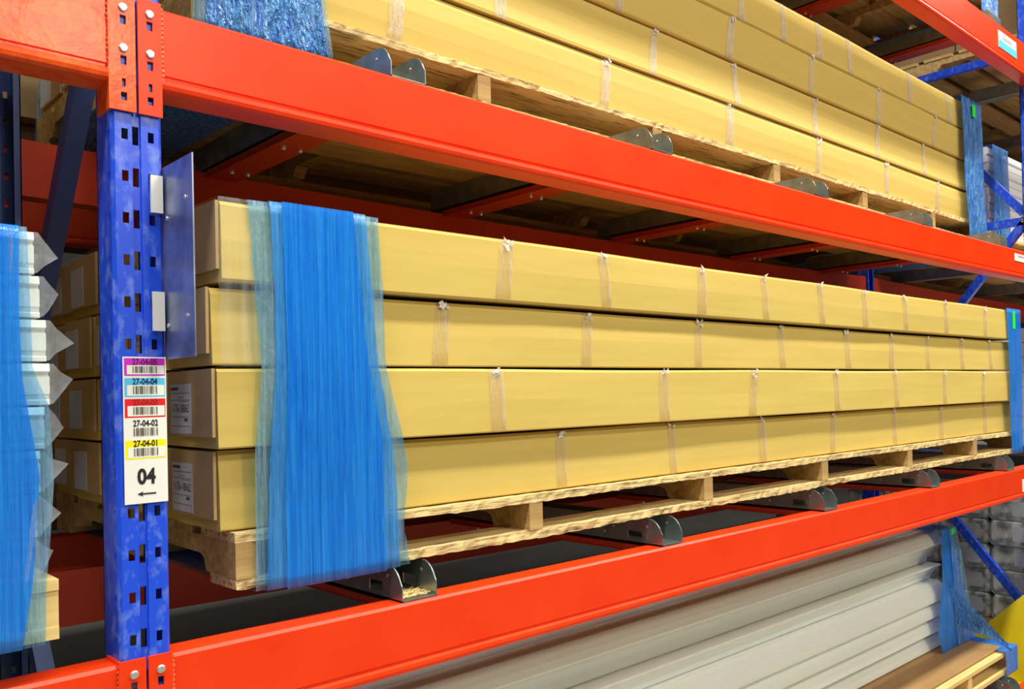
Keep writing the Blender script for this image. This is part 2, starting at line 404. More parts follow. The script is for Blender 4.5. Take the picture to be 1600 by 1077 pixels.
for lv, nm, what in (('mid', 'lower', 'middle stack'), ('up', 'upper', 'upper stack'), ('top', 'topmost', 'topmost load'), ('low', 'lowest', 'white profile bundle')):
    for i, x in enumerate(UX):
        if lv == 'low' and i < 0: continue
        if lv == 'top' and i < 2: continue
        sg = {'mid': .003, 'up': .006}.get(lv, 0); u = (x - X0) / (X1 - X0); dz = -sg * 4 * u * (1 - u)
        place = ORD[i] + ' from the left blue post' if i < 4 else 'nearest the far blue frame'
        channel(x, Z[lv] + dz * .5 + .0005, 'galvanised U channel on the %s beam, %s' % (nm, place), 'galvanised channels carrying the pallets')
        if lv != 'low':
            spacer(x, Z[lv] + dz - .002, 'red spacer bar under the %s, %s' % (what, place), 'red spacer bars between front and rear beams')
beam(XN, XN + 3.3, Z['top'], .128, True, 'orange front beam of the next bay on the topmost level', 0, right=False)
beam(XN, XN + 3.3, Z['top'], .128, False, 'rear beam of the next bay on the topmost level', 0, right=False)
channel(XN + .45, Z['top'] + .0005, 'galvanised U channel on the topmost beam of the next bay', 'galvanised channels carrying the pallets')
channel(XN + 1.4, Z['top'] + .0005, 'galvanised U channel deep in the next bay on its topmost beam', 'galvanised channels carrying the pallets')
channel(XN + .35, Z['up'] + .0005, 'galvanised U channel on the upper beam of the next bay', 'galvanised channels carrying the pallets')
channel(XN + .25, Z['mid'] + .0005, 'galvanised U channel on the lower beam of the next bay', 'galvanised channels carrying the pallets')
channel(XN + .35, Z['low'] + .0005, 'galvanised U channel on the lowest beam under the grey blocks', 'galvanised channels carrying the pallets')
channel(XN + 1.4, Z['up'] + .0005, 'galvanised U channel under the far part of the white sheets', 'galvanised channels carrying the pallets')
channel(XN + 1.3, Z['mid'] + .0005, 'galvanised U channel deep in the next bay on its lower beam', 'galvanised channels carrying the pallets')
channel(XN + 1.4, Z['low'] + .0005, 'galvanised U channel deep in the next bay on its lowest beam', 'galvanised channels carrying the pallets')
channel(.08, Z['mid'] + .0005, 'galvanised U channel under the white profiles left of the post', 'galvanised channels carrying the pallets', .0433)

# ------------------------------------------------------------------ pallets
SX = [.521, 1.066, 1.590, 2.106, 2.620, 3.137, 3.560]
def long_board(x0, x1, y0, y1, z0, z1, rough=0, seg=60, fr=1):
    n = 220 if rough > .002 else 12; rnd = random.Random(int(x0 * 99 + y0 * 999 + z0 * 77))
    a = [rnd.uniform(-1, 1) for _ in range(n + 1)]; b = [rnd.uniform(-1, 1) for _ in range(n + 1)]; c = [rnd.uniform(-1, 1) for _ in range(n + 1)]
    V, F = [], []
    for i, x in enumerate(lin(x0, x1, n)):
        k = rough
        w = .35 * math.sin(i * .11 + y0 * 9)
        V += [(x, y0 + k * (a[i] + 1) * .6, z0 + k * (b[i] * .35 + w)), (x, y0 + k * (c[i] + 1) * .8, z1 + k * c[i] * .2), (x, y1, z1), (x, y1, z0)]
    for i in range(n):
        for j in range(4): F.append((i * 4 + j, i * 4 + (j + 1) % 4, i * 4 + 4 + (j + 1) % 4, i * 4 + 4 + j))
    F += [(0, 1, 2, 3), (n * 4 + 3, n * 4 + 2, n * 4 + 1, n * 4)]
    return V, F
def pallet(x0, x1, y0, y1, z0, xs, label, mats=('wood', 'wood_raw'), rough=.0035, h=.077, group='long wooden pallets'):
    e = tag(empty('pallet', ((x0 + x1) / 2, (y0 + y1) / 2, z0)), label, 'pallet', group)
    wood, raw = M[mats[0]], M[mats[1]]
    tb, tt = .014, .013
    mk('bottom_board', long_board(x0, x1, y0, y0 + .085, z0, z0 + tb, rough), raw, e)
    for yy in ((y0 + y1) / 2 - .045, y1 - .09):
        mk('bottom_board', long_board(x0, x1, yy, yy + .09, z0, z0 + tb, 0), wood, e)
    zt = z0 + h
    nb = 6; wid = .115; gap = ((y1 - y0) - nb * wid) / (nb - 1)
    for i in range(nb):
        yy = y0 + i * (wid + gap)
        mk('deck_board', long_board(x0, x1, yy, yy + wid, zt - tt, zt, rough * .9 if i == 0 else 0), raw if i == 0 else wood, e)
    for x in xs:
        za, zb = z0 + tb, zt - tt; n1, n2 = y0 + .10, y0 + (y1 - y0) * .42; n3, n4 = y0 + (y1 - y0) * .58, y1 - .12
        nz = za + .024
        pr = [(y0 + .002, za), (n1, za), (n1 + .006, nz - .006), (n1 + .02, nz), (n2 - .02, nz), (n2, za), (n3, za), (n3 + .02, nz), (n4 - .02, nz), (n4, za), (y1 - .002, za), (y1 - .002, zb), (y0 + .002, zb)]
        mk('stringer', extx(pr, [x - .016, x + .016]), wood, e)
    return e
ZP = Z['mid'] + .0545
p1 = pallet(.505, 3.58, .035, .885, ZP, SX, 'long pale splintered pallet under the middle stack of brown boxes')
ZU = Z['up'] + .0515
p2 = pallet(.505, 3.58, .150, .99, ZU, SX, 'long wooden pallet under the upper stack of brown boxes')
ZT = Z['top'] + .054
p3 = pallet(1.9, 3.50, .06, .90, ZT, [1.92, 2.62, 3.137, 3.48], 'wooden pallet on the topmost beam, seen from below')
ZL = Z['low'] + .0545
p4 = pallet(.505, 3.52, .06, .90, ZL, [.521, 1.066, 1.590, 2.106, 2.62, 3.10, 3.50], 'clean yellow pallet under the white profile bundle', ('wood_new', 'wood_new'), .0)
p5 = pallet(-2.6, .278, 0.0, .85, ZP - .01, [-2.58, -2, -1.4, -.8, -.3, .262], 'pallet with pale end block under the white profiles at far left', ('wood_new', 'wood_new'), .001, .068)
p6 = pallet(3.86, 6.6, .20, .95, ZU, [3.88, 4.5, 5.2, 5.9, 6.58], 'pallet under the stack of white sheets in the next bay')
p9 = pallet(3.88, 6.6, .06, .90, ZT, [3.9, 4.5, 5.2, 5.9, 6.58], 'pallet on the topmost beam of the next bay, seen from below')
p7 = pallet(3.88, 6.6, .05, .95, ZL, [3.9, 4.5, 5.2, 5.9, 6.58], 'pallet under the grey wrapped blocks')

# ------------------------------------------------------------------ long cardboard boxes
def prof(y0, z0, z1, w, pts):
    """front profile points (fraction of height, offset of y) from bottom to top, then the back"""
    pr = [(y0 + d, z0 + (z1 - z0) * f) for f, d in pts]
    return pr + [(y0 + w, z1 - .001), (y0 + w, z0 + .001)]
FLAT = [(0, .002), (.02, 0), (.5, -.001), (.97, 0), (1, .003)]
def carton(x0, x1, y0, z0, z1, w, pts, label, tapes=(), flap=True, labelled=True, wav=.0012, group=None, knots=True, lab_y=.11):
    n = 36; rnd = random.Random(int(z0 * 1000 + y0 * 77)); ph = rnd.uniform(0, 6)
    def fn(x, y, z):
        if y < y0 + w * .6:
            f = (z - z0) / (z1 - z0)
            y += wav * math.sin(x * 5 + ph) * math.sin(math.pi * f) + wav * .6 * math.sin(x * 13 + ph * 2) * f
        if z > (z0 + z1) / 2: z += -abs(wav) * .8 * (1 + math.sin(x * 6.3 + ph))
        return (x, y, z)
    pr = prof(y0, z0, z1, w, pts)
    o = mk('cardboard_box', extx(pr, lin(x0, x1, n), fn), M['cardboard'])
    tag(o, label, 'box', group)
    if flap:
        b = mk('end_flap', box(x0 - .006, x0 - .0015, y0 + .004, y0 + w - .006, z0 + .016, z1 - .001), M['cardboard_edge'], o)
    xl = x0 - .0062 if flap else x0
    if labelled:
        yc = y0 + lab_y; zc = z0 + (z1 - z0) * .50
        lb = mk('shipping_label', box(xl - .0006, xl, yc - .037, yc + .037, zc - .035, zc + .035), M['paper_dull'], o)
        P = lambda u, v, t: (xl - .0006 - t, yc - u, zc + v)
        if y0 < .3:
            text('1176-18062', .0165, P, lb, M['ink'], 'lettering', .78)
            ln = []
            for k, (u0, u1, v) in enumerate([(-.034, -.006, .0285), (-.034, .034, .022), (-.034, .034, .0125), (-.01, .012, .016), (0.0, .03, .0105), (-.034, .03, -.0115), (.014, .026, -.0155), (-.034, .033, -.0245)]):
                h = .0022 if k in (0, 6) else .0004
                a = P(u0, v, .0002); b_ = P(u1, v, .0002)
                ln.append(([(a[0], a[1], v + zc - h), (b_[0], b_[1], v + zc - h), (b_[0], b_[1], v + zc + h), (a[0], a[1], v + zc + h)], [(0, 1, 2, 3)]))
            mk('printed_lines', join(*ln), M['ink_soft'], lb)
    for tx in tapes:
        sl = rnd.uniform(-.018, .010) * (1.0 if tx < 2.2 else .8); tw = .030 + rnd.uniform(-.004, .006)
        V, F = [], []; fp = pts; rows = []
        for i in range(len(fp) - 1):
            for k in range(2):
                f = fp[i][0] + (fp[i + 1][0] - fp[i][0]) * k / 2; d = fp[i][1] + (fp[i + 1][1] - fp[i][1]) * k / 2; rows.append((f, d))
        rows.append((1, fp[-1][1]))
        for f, d in rows:
            xc = tx - sl * f
            for s in (-.5, -.17, .17, .5):
                xx = xc + s * tw * (1 - .25 * f * rnd.random()); q = fn(xx, y0 + d, z0 + (z1 - z0) * f)
                V.append((xx, q[1] - .0010 - rnd.uniform(0, .0006), q[2]))
        for s in (-.5, -.17, .17, .5):
            xx = tx - sl + s * tw; V.append((xx, y0 + .05, z1 + .0012))
        for r_ in range(len(rows)):
            for c_ in range(3): F.append((r_ * 4 + c_, r_ * 4 + c_ + 1, r_ * 4 + 5 + c_, r_ * 4 + 4 + c_))
        tp = mk('tape_strip', (V, F), M['tape_glare' if z0 > 2 else 'tape'], o, True)
        if knots:
            V2, F2 = [], []
            for k in range(9):
                cx = tx - sl + rnd.uniform(-.010, .010); cz = z1 - .002 - abs(rnd.gauss(0, .006)); cy = y0 + fp[-2][1] - rnd.uniform(.001, .005)
                r1 = rnd.uniform(.003, .008); n0 = len(V2)
                for _ in range(4): V2.append((cx + rnd.uniform(-r1, r1), cy + rnd.uniform(-.003, .001), cz + rnd.uniform(-r1, r1)))
                F2 += [(n0, n0 + 1, n0 + 2), (n0, n0 + 2, n0 + 3), (n0, n0 + 3, n0 + 1)]
            mk('tape_crease', (V2, F2), M['tape_knot'], tp)
    return o
ROWN = ['bottom', 'second', 'third', 'top']
XE = 3.555
# middle stack: five columns deep, four high
H4 = .1125
zb = ZP + .079
lowtapes = [[1.15, 1.49, 1.84, 2.18, 2.56, 2.90, 3.28], [.98, 1.44, 1.77, 2.18, 2.54, 2.89, 3.22], [.86, 1.21, 1.57, 1.92, 2.26, 2.52, 2.78, 3.06, 3.32], [.99, 1.26, 1.57, 1.83, 2.10, 2.34, 2.60, 2.90, 3.24]]
lowy = [.056, .037, .043, .030]; lowx = [.492, .484, .480, .490]
lowp = [[(0, .000), (.02, -.002), (.5, -.001), (.95, .002), (1, .005)],
        [(0, .001), (.02, -.001), (.5, 0), (.96, .001), (1, .004)],
        [(0, .001), (.02, -.001), (.5, .0), (.92, .0025), (1, .007)],
        [(0, .003), (.03, 0), (.5, -.001), (.95, .001), (1, .005)]]
CW = .165
for r in range(4):
    z0 = zb + r * H4; z1 = z0 + H4 - (.0065 if r == 2 else .0035)
    for c in range(5):
        y0 = lowy[r] if c == 0 else .040 + c * CW + .004 * ((r + c) % 2)
        w = (.040 + CW - lowy[r] - .004) if c == 0 else CW - .009
        if c == 0: lab = 'long brown carton facing the aisle in the middle stack, %s row counted from the bottom' % ROWN[r]
        else: lab = 'long carton of the middle stack, %s row from the bottom, %s line behind the front' % (ROWN[r], ORD[c - 1])
        carton(lowx[r] + (.004 * ((r * 3 + c * 2) % 3) if c else 0), XE if c == 0 else 3.54, y0, z0, z1, w, lowp[r] if c == 0 else FLAT, lab,
               lowtapes[r] if c == 0 else (), group='long brown cartons of the middle stack')
# upper stack
zb2 = ZU + .079
H5 = .1125
upt = [[.87, 1.42, 1.90, 2.35, 2.80, 3.2], [1.12, 1.59, 1.94, 2.34, 2.74, 3.10], [1.47, 1.90, 2.31, 2.74, 3.17], [.9, 1.35, 1.70, 1.96, 2.17, 2.37, 2.56, 2.98, 3.32]]
upp = [[(0, .005), (.04, .000), (.3, -.002), (.6, -.003), (.90, -.001), (1, .004)],
       [(0, -.003), (.06, -.004), (.3, .0), (.6, .002), (.9, .001), (1, .002)],
       [(0, .003), (.03, .0), (.3, -.001), (.6, -.002), (.97, -.004), (1, -.001)],
       [(0, .001), (.04, -.003), (.25, -.003), (.5, -.002), (.9, .001), (1, .005)]]
upy = [.165, .165, .158, .160]; 
for r in range(4):
    z0 = zb2 + r * H5; z1 = z0 + H5 - .0035
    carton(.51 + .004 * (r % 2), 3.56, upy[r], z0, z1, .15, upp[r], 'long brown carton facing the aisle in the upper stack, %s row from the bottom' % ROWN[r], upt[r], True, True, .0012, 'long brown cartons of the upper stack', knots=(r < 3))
for c in range(1, 5):
    for r in range(4):
        carton(.515, 3.55, .165 + c * CW, zb2 + r * H5, zb2 + (r + 1) * H5 - .0035, CW - .009, FLAT, 'long carton of the upper stack, %s row from the bottom, %s line behind the front' % (ROWN[r], ORD[c - 1]), (), r == 0, r == 0, group='long brown cartons of the upper stack')
p8 = pallet(-2.6, .25, .06, .90, ZU, [-2.58, -2, -1.4, -.8, -.3, .23], 'unseen pallet added on the upper beam of the left bay to block light')  # load out of view, added to keep light out of the left bay
for c in range(3):
    carton(-2.58, .24, .07 + c * .275, ZU + .078, ZU + .42, .268, FLAT, 'unseen added carton on the upper pallet of the left bay, %s' % ('at the aisle' if c == 0 else ORD[c - 1] + ' line behind'), (), False, False, group='unseen cartons added on the upper left pallet')
channel(-.1, Z['up'] + .0005, 'galvanised U channel on the upper beam left of the blue post', 'galvanised channels carrying the pallets')
# topmost load
for c in range(5):
    carton(1.95, 3.47, .07 + c * CW, ZT + .079, ZT + .079 + .11, CW - .008, FLAT, 'carton on the topmost pallet, %s' % ('at the aisle' if c == 0 else ORD[c - 1] + ' line behind the one at the aisle'), (), False, False, group='cartons on the topmost pallet')

for c in range(3):
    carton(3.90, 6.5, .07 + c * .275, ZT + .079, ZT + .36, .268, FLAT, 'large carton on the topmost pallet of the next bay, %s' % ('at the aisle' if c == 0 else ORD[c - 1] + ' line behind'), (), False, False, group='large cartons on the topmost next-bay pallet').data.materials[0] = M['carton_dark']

# ------------------------------------------------------------------ stretch wrap bands
def interp(tab, z):
    tab = sorted(tab)
    if z <= tab[0][0]: return tab[0][1]
    for (a, u), (b, v) in zip(tab, tab[1:]):
        if z <= b: return u + (v - u) * (z - a) / (b - a)
    return tab[-1][1]
def band(name, parent, yf, yb, z0, z1, xl, xr, mat, nx=26, off=0.0, rip=.0012, seed=1, bulge=0.0, yfn=None, jag=.0, ztop_only=None):
    """loop of film: under the pallet, up the front, over the top, down the back. xl and xr are tables (z, x)"""
    rnd = random.Random(seed); path = []
    for y in lin(yb, yf + .02, 4): path.append((y, z0 - off, 'b'))
    nz = 30
    for z in lin(z0 - off, z1 + off, nz):
        y = (yfn(z) if yfn else yf) - off - bulge * math.sin(math.pi * (z - z0) / (z1 - z0))
        path.append((y, z, 'f'))
    for y in lin(yf + .02, yb, 5): path.append((y, z1 + off, 't'))
    for z in lin(z1 + off, z0 - off, 5)[1:]: path.append((yb + off, z, 'r'))
    ph = [rnd.uniform(0, 6.28) for _ in range(nx + 1)]; am = [rnd.uniform(.3, 1) for _ in range(nx + 1)]
    js = [rnd.uniform(-1, 1) for _ in range(len(path))]; je = [rnd.uniform(-1, 1) for _ in range(len(path))]
    V, F = [], []
    for i, (y, z, k) in enumerate(path):
        a = interp(xl, z) + jag * js[i]; b = interp(xr, z) + jag * je[i]
        for j in range(nx + 1):
            x = a + (b - a) * j / nx; d = rip * am[j] * math.sin(ph[j] + z * 9)
            V.append((x, y - abs(d) if k == 'f' else y, z - (abs(d) if k == 'b' else 0) + (abs(d) if k == 't' else 0)))
    n = nx + 1
    for i in range(len(path) - 1):
        for j in range(nx): F.append((i * n + j, i * n + j + 1, (i + 1) * n + j + 1, (i + 1) * n + j))
    return mk(name, (V, F), mat, parent, True)
zt1 = zb + 4 * H4 - .001
e = tag(empty('stretch_wrap', (.64, .4, ZP)), 'wide blue stretch wrap around the left end of the middle stack', 'plastic wrap', 'blue wraps around the loads')
yfl = lambda z: .026 if z > zb + 2 * H4 else (.026 + (.031 - .026) * min(1, (zb + 2 * H4 - z) / .2))
band('thin_film', e, .026, .89, ZP - .003, zt1, [(1.24, .530), (1.44, .532), (1.48, .536), (1.55, .542), (1.66, .533), (1.72, .530), (1.77, .526)],
     [(1.24, .786), (1.30, .775), (1.36, .782), (1.40, .784), (1.44, .775), (1.50, .757), (1.55, .744), (1.66, .742), (1.77, .735)], M['film_edge'], 30, .0006, .0012, 2, yfn=yfl, jag=.0008)
band('blue_film', e, .026, .89, ZP - .003, zt1, [(1.24, .545), (1.44, .553), (1.55, .562), (1.66, .562), (1.77, .556)],
     [(1.24, .766), (1.36, .762), (1.44, .752), (1.50, .740), (1.55, .730), (1.66, .722), (1.77, .712)], M['film'], 30, .0022, .0016, 3, yfn=yfl, jag=.001)
V = band('doubled_film', e, .026, .89, ZP - .004, zt1, [(1.24, .575), (1.40, .575), (1.55, .58), (1.77, .575)], [(1.24, .740), (1.44, .735), (1.55, .712), (1.66, .700), (1.77, .690)], M['film_deep'], 24, .0036, .0016, 5, yfn=yfl)
# the doubled layer runs only under and up the front
bmx = bmesh.new(); bmx.from_mesh(V.data)
kill = [v for v in bmx.verts if v.index // 25 > 4 + 31]
bmesh.ops.delete(bmx, geom=kill, context='VERTS'); bmx.to_mesh(V.data); bmx.free()
band('clear_film', e, .027, .89, zb + 2 * H4 - .0015, zt1, [(1.54, .484), (1.77, .484)], [(1.54, .56), (1.66, .556), (1.77, .54)], M['clear'], 16, .0002, .0022, 8, jag=.002)
e = tag(empty('stretch_wrap', (3.51, .4, ZP)), 'blue stretch wrap at the far right end of the middle stack', 'plastic wrap', 'blue wraps around the loads')
band('blue_film', e, .026, .89, ZP - .003, zt1, [(1.24, 3.47), (1.77, 3.44)], [(1.24, 3.59), (1.77, 3.585)], M['film_deep'], 12, .001, .001, 9, yfn=yfl)
mk('green_tag', box(3.497, 3.525, .0235, .0240, 1.70, 1.765), M['green'], e)
zt2 = zb2 + 4 * H5 + .0
e = tag(empty('stretch_wrap', (.62, .5, ZU)), 'crinkled shiny blue wrap around the left end of the upper stack', 'plastic wrap', 'blue wraps around the loads')
band('crinkled_film', e, .135, .995, ZU - .003, zt2, [(2.05, .518), (2.5, .55)], [(2.05, .716), (2.15, .705), (2.5, .69)], M['film_shiny'], 40, .001, .006, 11)
band('thin_film', e, .135, .995, ZU - .003, zt2, [(2.05, .500), (2.5, .53)], [(2.05, .729), (2.15, .715), (2.5, .70)], M['film_edge'], 20, .0002, .003, 12)
e = tag(empty('stretch_wrap', (3.46, .5, ZU)), 'shiny blue wrap around the right end of the upper stack', 'plastic wrap', 'blue wraps around the loads')
band('crinkled_film', e, .140, .995, ZU - .003, zt2, [(2.05, 3.42), (2.5, 3.38)], [(2.05, 3.60), (2.5, 3.58)], M['film_shiny'], 26, .001, .005, 13)
mk('green_tag', box(3.47, 3.50, .130, .1315, 2.505, 2.55), M['green'], e)
e = tag(empty('stretch_wrap', (3.42, .5, ZT)), 'blue wrap around the load on the topmost beam', 'plastic wrap', 'blue wraps around the loads')
band('crinkled_film', e, .045, .905, ZT - .003, ZT + .21, [(2.8, 3.33), (3.3, 3.33)], [(2.8, 3.50), (3.3, 3.49)], M['film_shiny'], 20, .001, .004, 14)

# ------------------------------------------------------------------ white profiles, left bay
def white_profile(x0, x1, y0, z0, label, h=.049, group=None, name='plastic_profile', dep=.11):
    pr = [(y0, z0), (y0, z0 + h * .10), (y0 + .003, z0 + h * .14), (y0 + .003, z0 + h * .24), (y0 + .0005, z0 + h * .26), (y0 + .0005, z0 + h * .66), (y0 + .006, z0 + h * .70), (y0 + .006, z0 + h * .76),
          (y0 - .001, z0 + h * .80), (y0 + .001, z0 + h * .98), (y0 + dep, z0 + h * .98), (y0 + dep, z0)]
    o = mk(name, extx(pr, [x0, x1]), M['white']); return tag(o, label, 'profile', group)
ends = [.259, .264, .270, .273, .267, .262, .258, .254]
zl = ZP - .01 + .0685; ph_ = (1.698 - zl) / 8
LN = ['bottom', 'second from bottom', 'third from bottom', 'fourth from bottom', 'fourth from top', 'third from top', 'second from top', 'top']
for k in range(8):
    z = zl + k * ph_; xe = ends[7 - k] if k < 8 else .26
    o = white_profile(-2.6, xe, .004, z, 'white plastic profile at the far left edge, %s of its stack' % LN[k], ph_ - .0015, 'white profiles at the far left')
    # clear bag sleeve with a pointed, pinched end
    zc = z + ph_ * (.45 if k % 2 else .6); yy = .0
    tip = (xe + .024 + .005 * ((k * 7) % 3), .02, zc)
    A = [(xe - .05, yy, z + .001), (xe - .05, yy, z + ph_ - .003), (xe - .05, .10, z + ph_ - .003), (xe - .05, .10, z + .001)]
    Bq = [(xe + .002, yy - .001, z + .001), (xe + .003, yy - .001, z + ph_ - .003), (xe + .002, .10, z + ph_ - .003), (xe + .002, .10, z + .001)]
    Cq = [(xe + .010, .006, z + .009), (xe + .012, .006, z + ph_ - .012), (xe + .010, .08, z + ph_ - .012), (xe + .010, .08, z + .009)]
    V = A + Bq + Cq + [tip]
    F = [(i, (i + 1) % 4, 4 + (i + 1) % 4, 4 + i) for i in range(4)] + [(4 + i, 4 + (i + 1) % 4, 8 + (i + 1) % 4, 8 + i) for i in range(4)] + [(8 + i, 8 + (i + 1) % 4, 12) for i in range(4)]
    mk('clear_bag', (V, F), M['bag'], o)
e = tag(empty('stretch_wrap', (.1, .1, ZP)), 'bright blue wrap around the white profiles at the far left', 'plastic wrap', 'blue wraps around the loads')
band('blue_film', e, -.004, .12, ZP - .012, zl + 8 * ph_ + .001, [(1.2, .05), (1.7, .05)], [(1.22, .237), (1.30, .250), (1.42, .259), (1.47, .252), (1.53, .243), (1.60, .241), (1.70, .242)], M['film_deep'], 22, .001, .0014, 21)
band('thin_film', e, -.004, .12, ZP - .012, zl + 8 * ph_ + .001, [(1.2, .05), (1.7, .05)], [(1.22, .262), (1.30, .264), (1.34, .268), (1.42, .274), (1.50, .270), (1.54, .254), (1.70, .250)], M['film_edge'], 22, .0002, .0014, 22)

# ------------------------------------------------------------------ white profile bundle, lower right
bz = ZL + .079
tag(mk('brown_board', bbox(.52, 3.46, .085, .86, bz, bz + .010, .003), M['brownsheet']), 'brown board lying between the yellow pallet and the white profiles', 'board')
rows = [(.240, .062), (.232, .058), (.225, .055), (.222, .068), (.240, .061), (.250, .075), (.228, .056)]
zz = bz + .011
bundle_top = zz
for k, (yy, hh) in enumerate(rows):
    for c in range(3):
        nm = ['bottom', 'second from bottom', 'third from bottom', 'middle', 'third from top', 'second from top', 'top'][k]
        cn = ['at the front', 'in the middle line', 'in the rear line'][c]
        x1 = 3.35 - .004 * k
        y0 = yy + c * .21; h = hh - .003
        if k in (4, 5): slope = [(.040, 0), (.036, .25), (.014, .7), (-.002, .94), (.002, 1.0)]
        elif k == 6: slope = [(.000, 0), (-.003, .12), (.004, .40), (.022, .80), (.045, 1.0)]
        else: slope = [(.004, 0), (-.002, .08), (.002, .45), (.018, .85), (.034, 1.0)]
        pr = [(y0 + d, zz + h * f) for d, f in slope] + [(y0 + .20, zz + h), (y0 + .20, zz)]
        o = mk('plastic_profile', extx(pr, [.54, x1]), M['white']); tag(o, 'long white profile of the lower right bundle, %s, %s' % (nm, cn), 'profile', 'white profiles in the lower right bundle')
        if c == 0:
            pr2 = [(y0 + d - .004, zz + h * f) for d, f in slope]
            V = [(x, p[0], p[1]) for x in lin(.53, x1 + .03, 40) for p in pr2]; n = len(pr2); F = [(i * n + j, i * n + j + 1, (i + 1) * n + j + 1, (i + 1) * n + j) for i in range(40) for j in range(n - 1)]
            mk('clear_sleeve', (V, F), M['bundle_film'], o, True)
    zz += hh
bundle_h = zz
e = tag(empty('stretch_wrap', (3.4, .5, ZL)), 'blue wrap stretched from the white profile bundle down to the pallet corner', 'plastic wrap', 'blue wraps around the loads')
def yw(z):
    t = (z - ZL) / (bundle_h - ZL); return .215 - .165 * max(0, 1 - (z - ZL) / .11) if z < ZL + .11 else .208
band('blue_film', e, .20, .86, ZL + .085, bundle_h + .001, [(.52, 3.23), (.60, 3.19), (.80, 3.24), (.96, 3.24)], [(.52, 3.52), (.6, 3.50), (.75, 3.42), (.96, 3.34)], M['film_deep'], 16, .002, .004, 31)
band('crinkled_film', e, .196, .86, ZL + .085, bundle_h + .003, [(.52, 3.35), (.96, 3.30)], [(.52, 3.54), (.75, 3.45), (.96, 3.36)], M['film_edge'], 16, .002, .006, 32)
# rope-like twist to the pallet corner and the cap round it
V, F = [], []
for i, t in enumerate(lin(0, 1, 14)):
    c = Vector((3.31, .20, .70)).lerp(Vector((3.45, .062, ZL + .092)), t); wdt = .10 * (1 - t) ** 1.5 + .016
    for j in range(7):
        a = -1 + j / 3; V.append((c.x + a * wdt * .35, c.y - .012 - .006 * math.cos(a * 3 + t * 5), c.z - a * wdt * .8))
for i in range(14):
    for j in range(6): F.append((i * 7 + j, i * 7 + j + 1, (i + 1) * 7 + j + 1, (i + 1) * 7 + j))
mk('twisted_film', (V, F), M['film_shiny'], e, True)
band('corner_cap', e, .052, .902, ZL - .003, ZL + .086, [(.4, 3.415), (.6, 3.40)], [(.4, 3.530), (.6, 3.530)], M['film_deep'], 8, .001, .001, 51)
mk('corner_cap_end', grid_plate(.051, .903, ZL - .004, ZL + .087, [], lambda u, v, t: (3.530 + t, u, v), .0006), M['film_deep'], e)
mk('green_tag', box(3.31, 3.34, .19, .1915, bundle_h - .02, bundle_h + .002), M['green'], e)

# ------------------------------------------------------------------ next bay: grey wrapped blocks, white sheets, yellow plate
bz = ZL + .079
LY = ['bottom', 'second', 'middle', 'fourth', 'top']
for k in range(5):
    for j in range(4):
        for i in range(2):
            x = 3.885 + i * .29 + .006 * ((k + j) % 3); y = .06 + j * .205; z = bz + k * .103
            pr = [(y + .006, z), (y + .186, z), (y + .195, z + .02), (y + .195, z + .08), (y + .184, z + .1), (y + .008, z + .1), (y, z + .08), (y, z + .02)]
            o = mk('wrapped_block', extx(pr, [x, x + .006, x + .26, x + .266], lambda a, b_, c_, x=x, y=y, z=z: (a, b_ if x + .001 < a < x + .265 else y + .0975 + (b_ - y - .0975) * .93, c_ if x + .001 < a < x + .265 else z + .05 + (c_ - z - .05) * .9)), M['block'])
            tag(o, 'grey plastic-wrapped block beyond the far frame, %s layer, %s from the aisle%s' % (LY[k], ['nearest', 'second', 'third', 'farthest'][j], '' if i == 0 else ', behind another'), 'block', 'grey wrapped blocks beyond the far frame')
            mk('plastic_cover', bbox(x - .004, x + .270, y - .002, y + .197, z - .0005, z + .1015, .012), M['bag'], o)
            if i == 0: mk('paper_patch', box(x - .0015, x - .0005, y + .03, y + .11, z + .02, z + .08), M['paper_dull'], o)
OR2 = ['first', 'second', 'third', 'fourth', 'fifth', 'sixth', 'seventh', 'eighth', 'ninth', 'tenth', 'topmost']
bz = ZU + .079
for k in range(11):
    x = 3.862 + .004 * (k % 3)
    o = mk('white_sheet_stack', bbox(x, 6.5, .215 + .003 * (k % 2), .93, bz + k * .033, bz + k * .033 + .0315, .004), M['white_sheet'])
    tag(o, 'white sheet pack beyond the blue wrap at upper right, %s from the bottom' % OR2[k], 'sheet pack', 'white sheet packs in the next bay')
e = tag(empty('stretch_wrap', (3.95, .5, ZU)), 'blue wrap around the white sheets in the next bay', 'plastic wrap', 'blue wraps around the loads')
band('crinkled_film', e, .20, .955, ZU - .003, bz + .365, [(2.0, 3.87), (2.6, 3.87)], [(2.0, 4.06), (2.6, 4.05)], M['film_shiny'], 20, .002, .004, 41)
for k in range(8):
    o = mk('foam_sheet', bbox(3.90, 6.4, .08, .9, Z['mid'] + .055 + k * .06, Z['mid'] + .055 + k * .06 + .058, .004), M['white_sheet'])
    tag(o, 'white foam slab on the lower beam of the next bay, %s from the bottom' % OR2[k], 'slab', 'white foam slabs in the next bay')
# yellow plate beyond the pallet corner
e = tag(empty('yellow_guard', (3.69, .15, .3)), 'yellow steel guard plate beside the pallet corner at lower right', 'guard')
pr = [(.30, .34), (.30, .47), (.23, .53), (.0, .76), (-.06, .76), (-.06, .34)]
mk('guard_plate', extx(pr, [3.700, 3.706]), M['yellow'], e)
mk('guard_flange', box(3.706, 3.74, -.064, -.058, .34, .76), M['yellow'], e)
mk('guard_foot', box(3.66, 3.742, -.06, .30, .332, .341), M['yellow'], e)
mk('guard_leg', join(box(3.700, 3.735, -.05, -.02, 0, .335), box(3.700, 3.735, .22, .25, 0, .335)), M['yellow'], e)

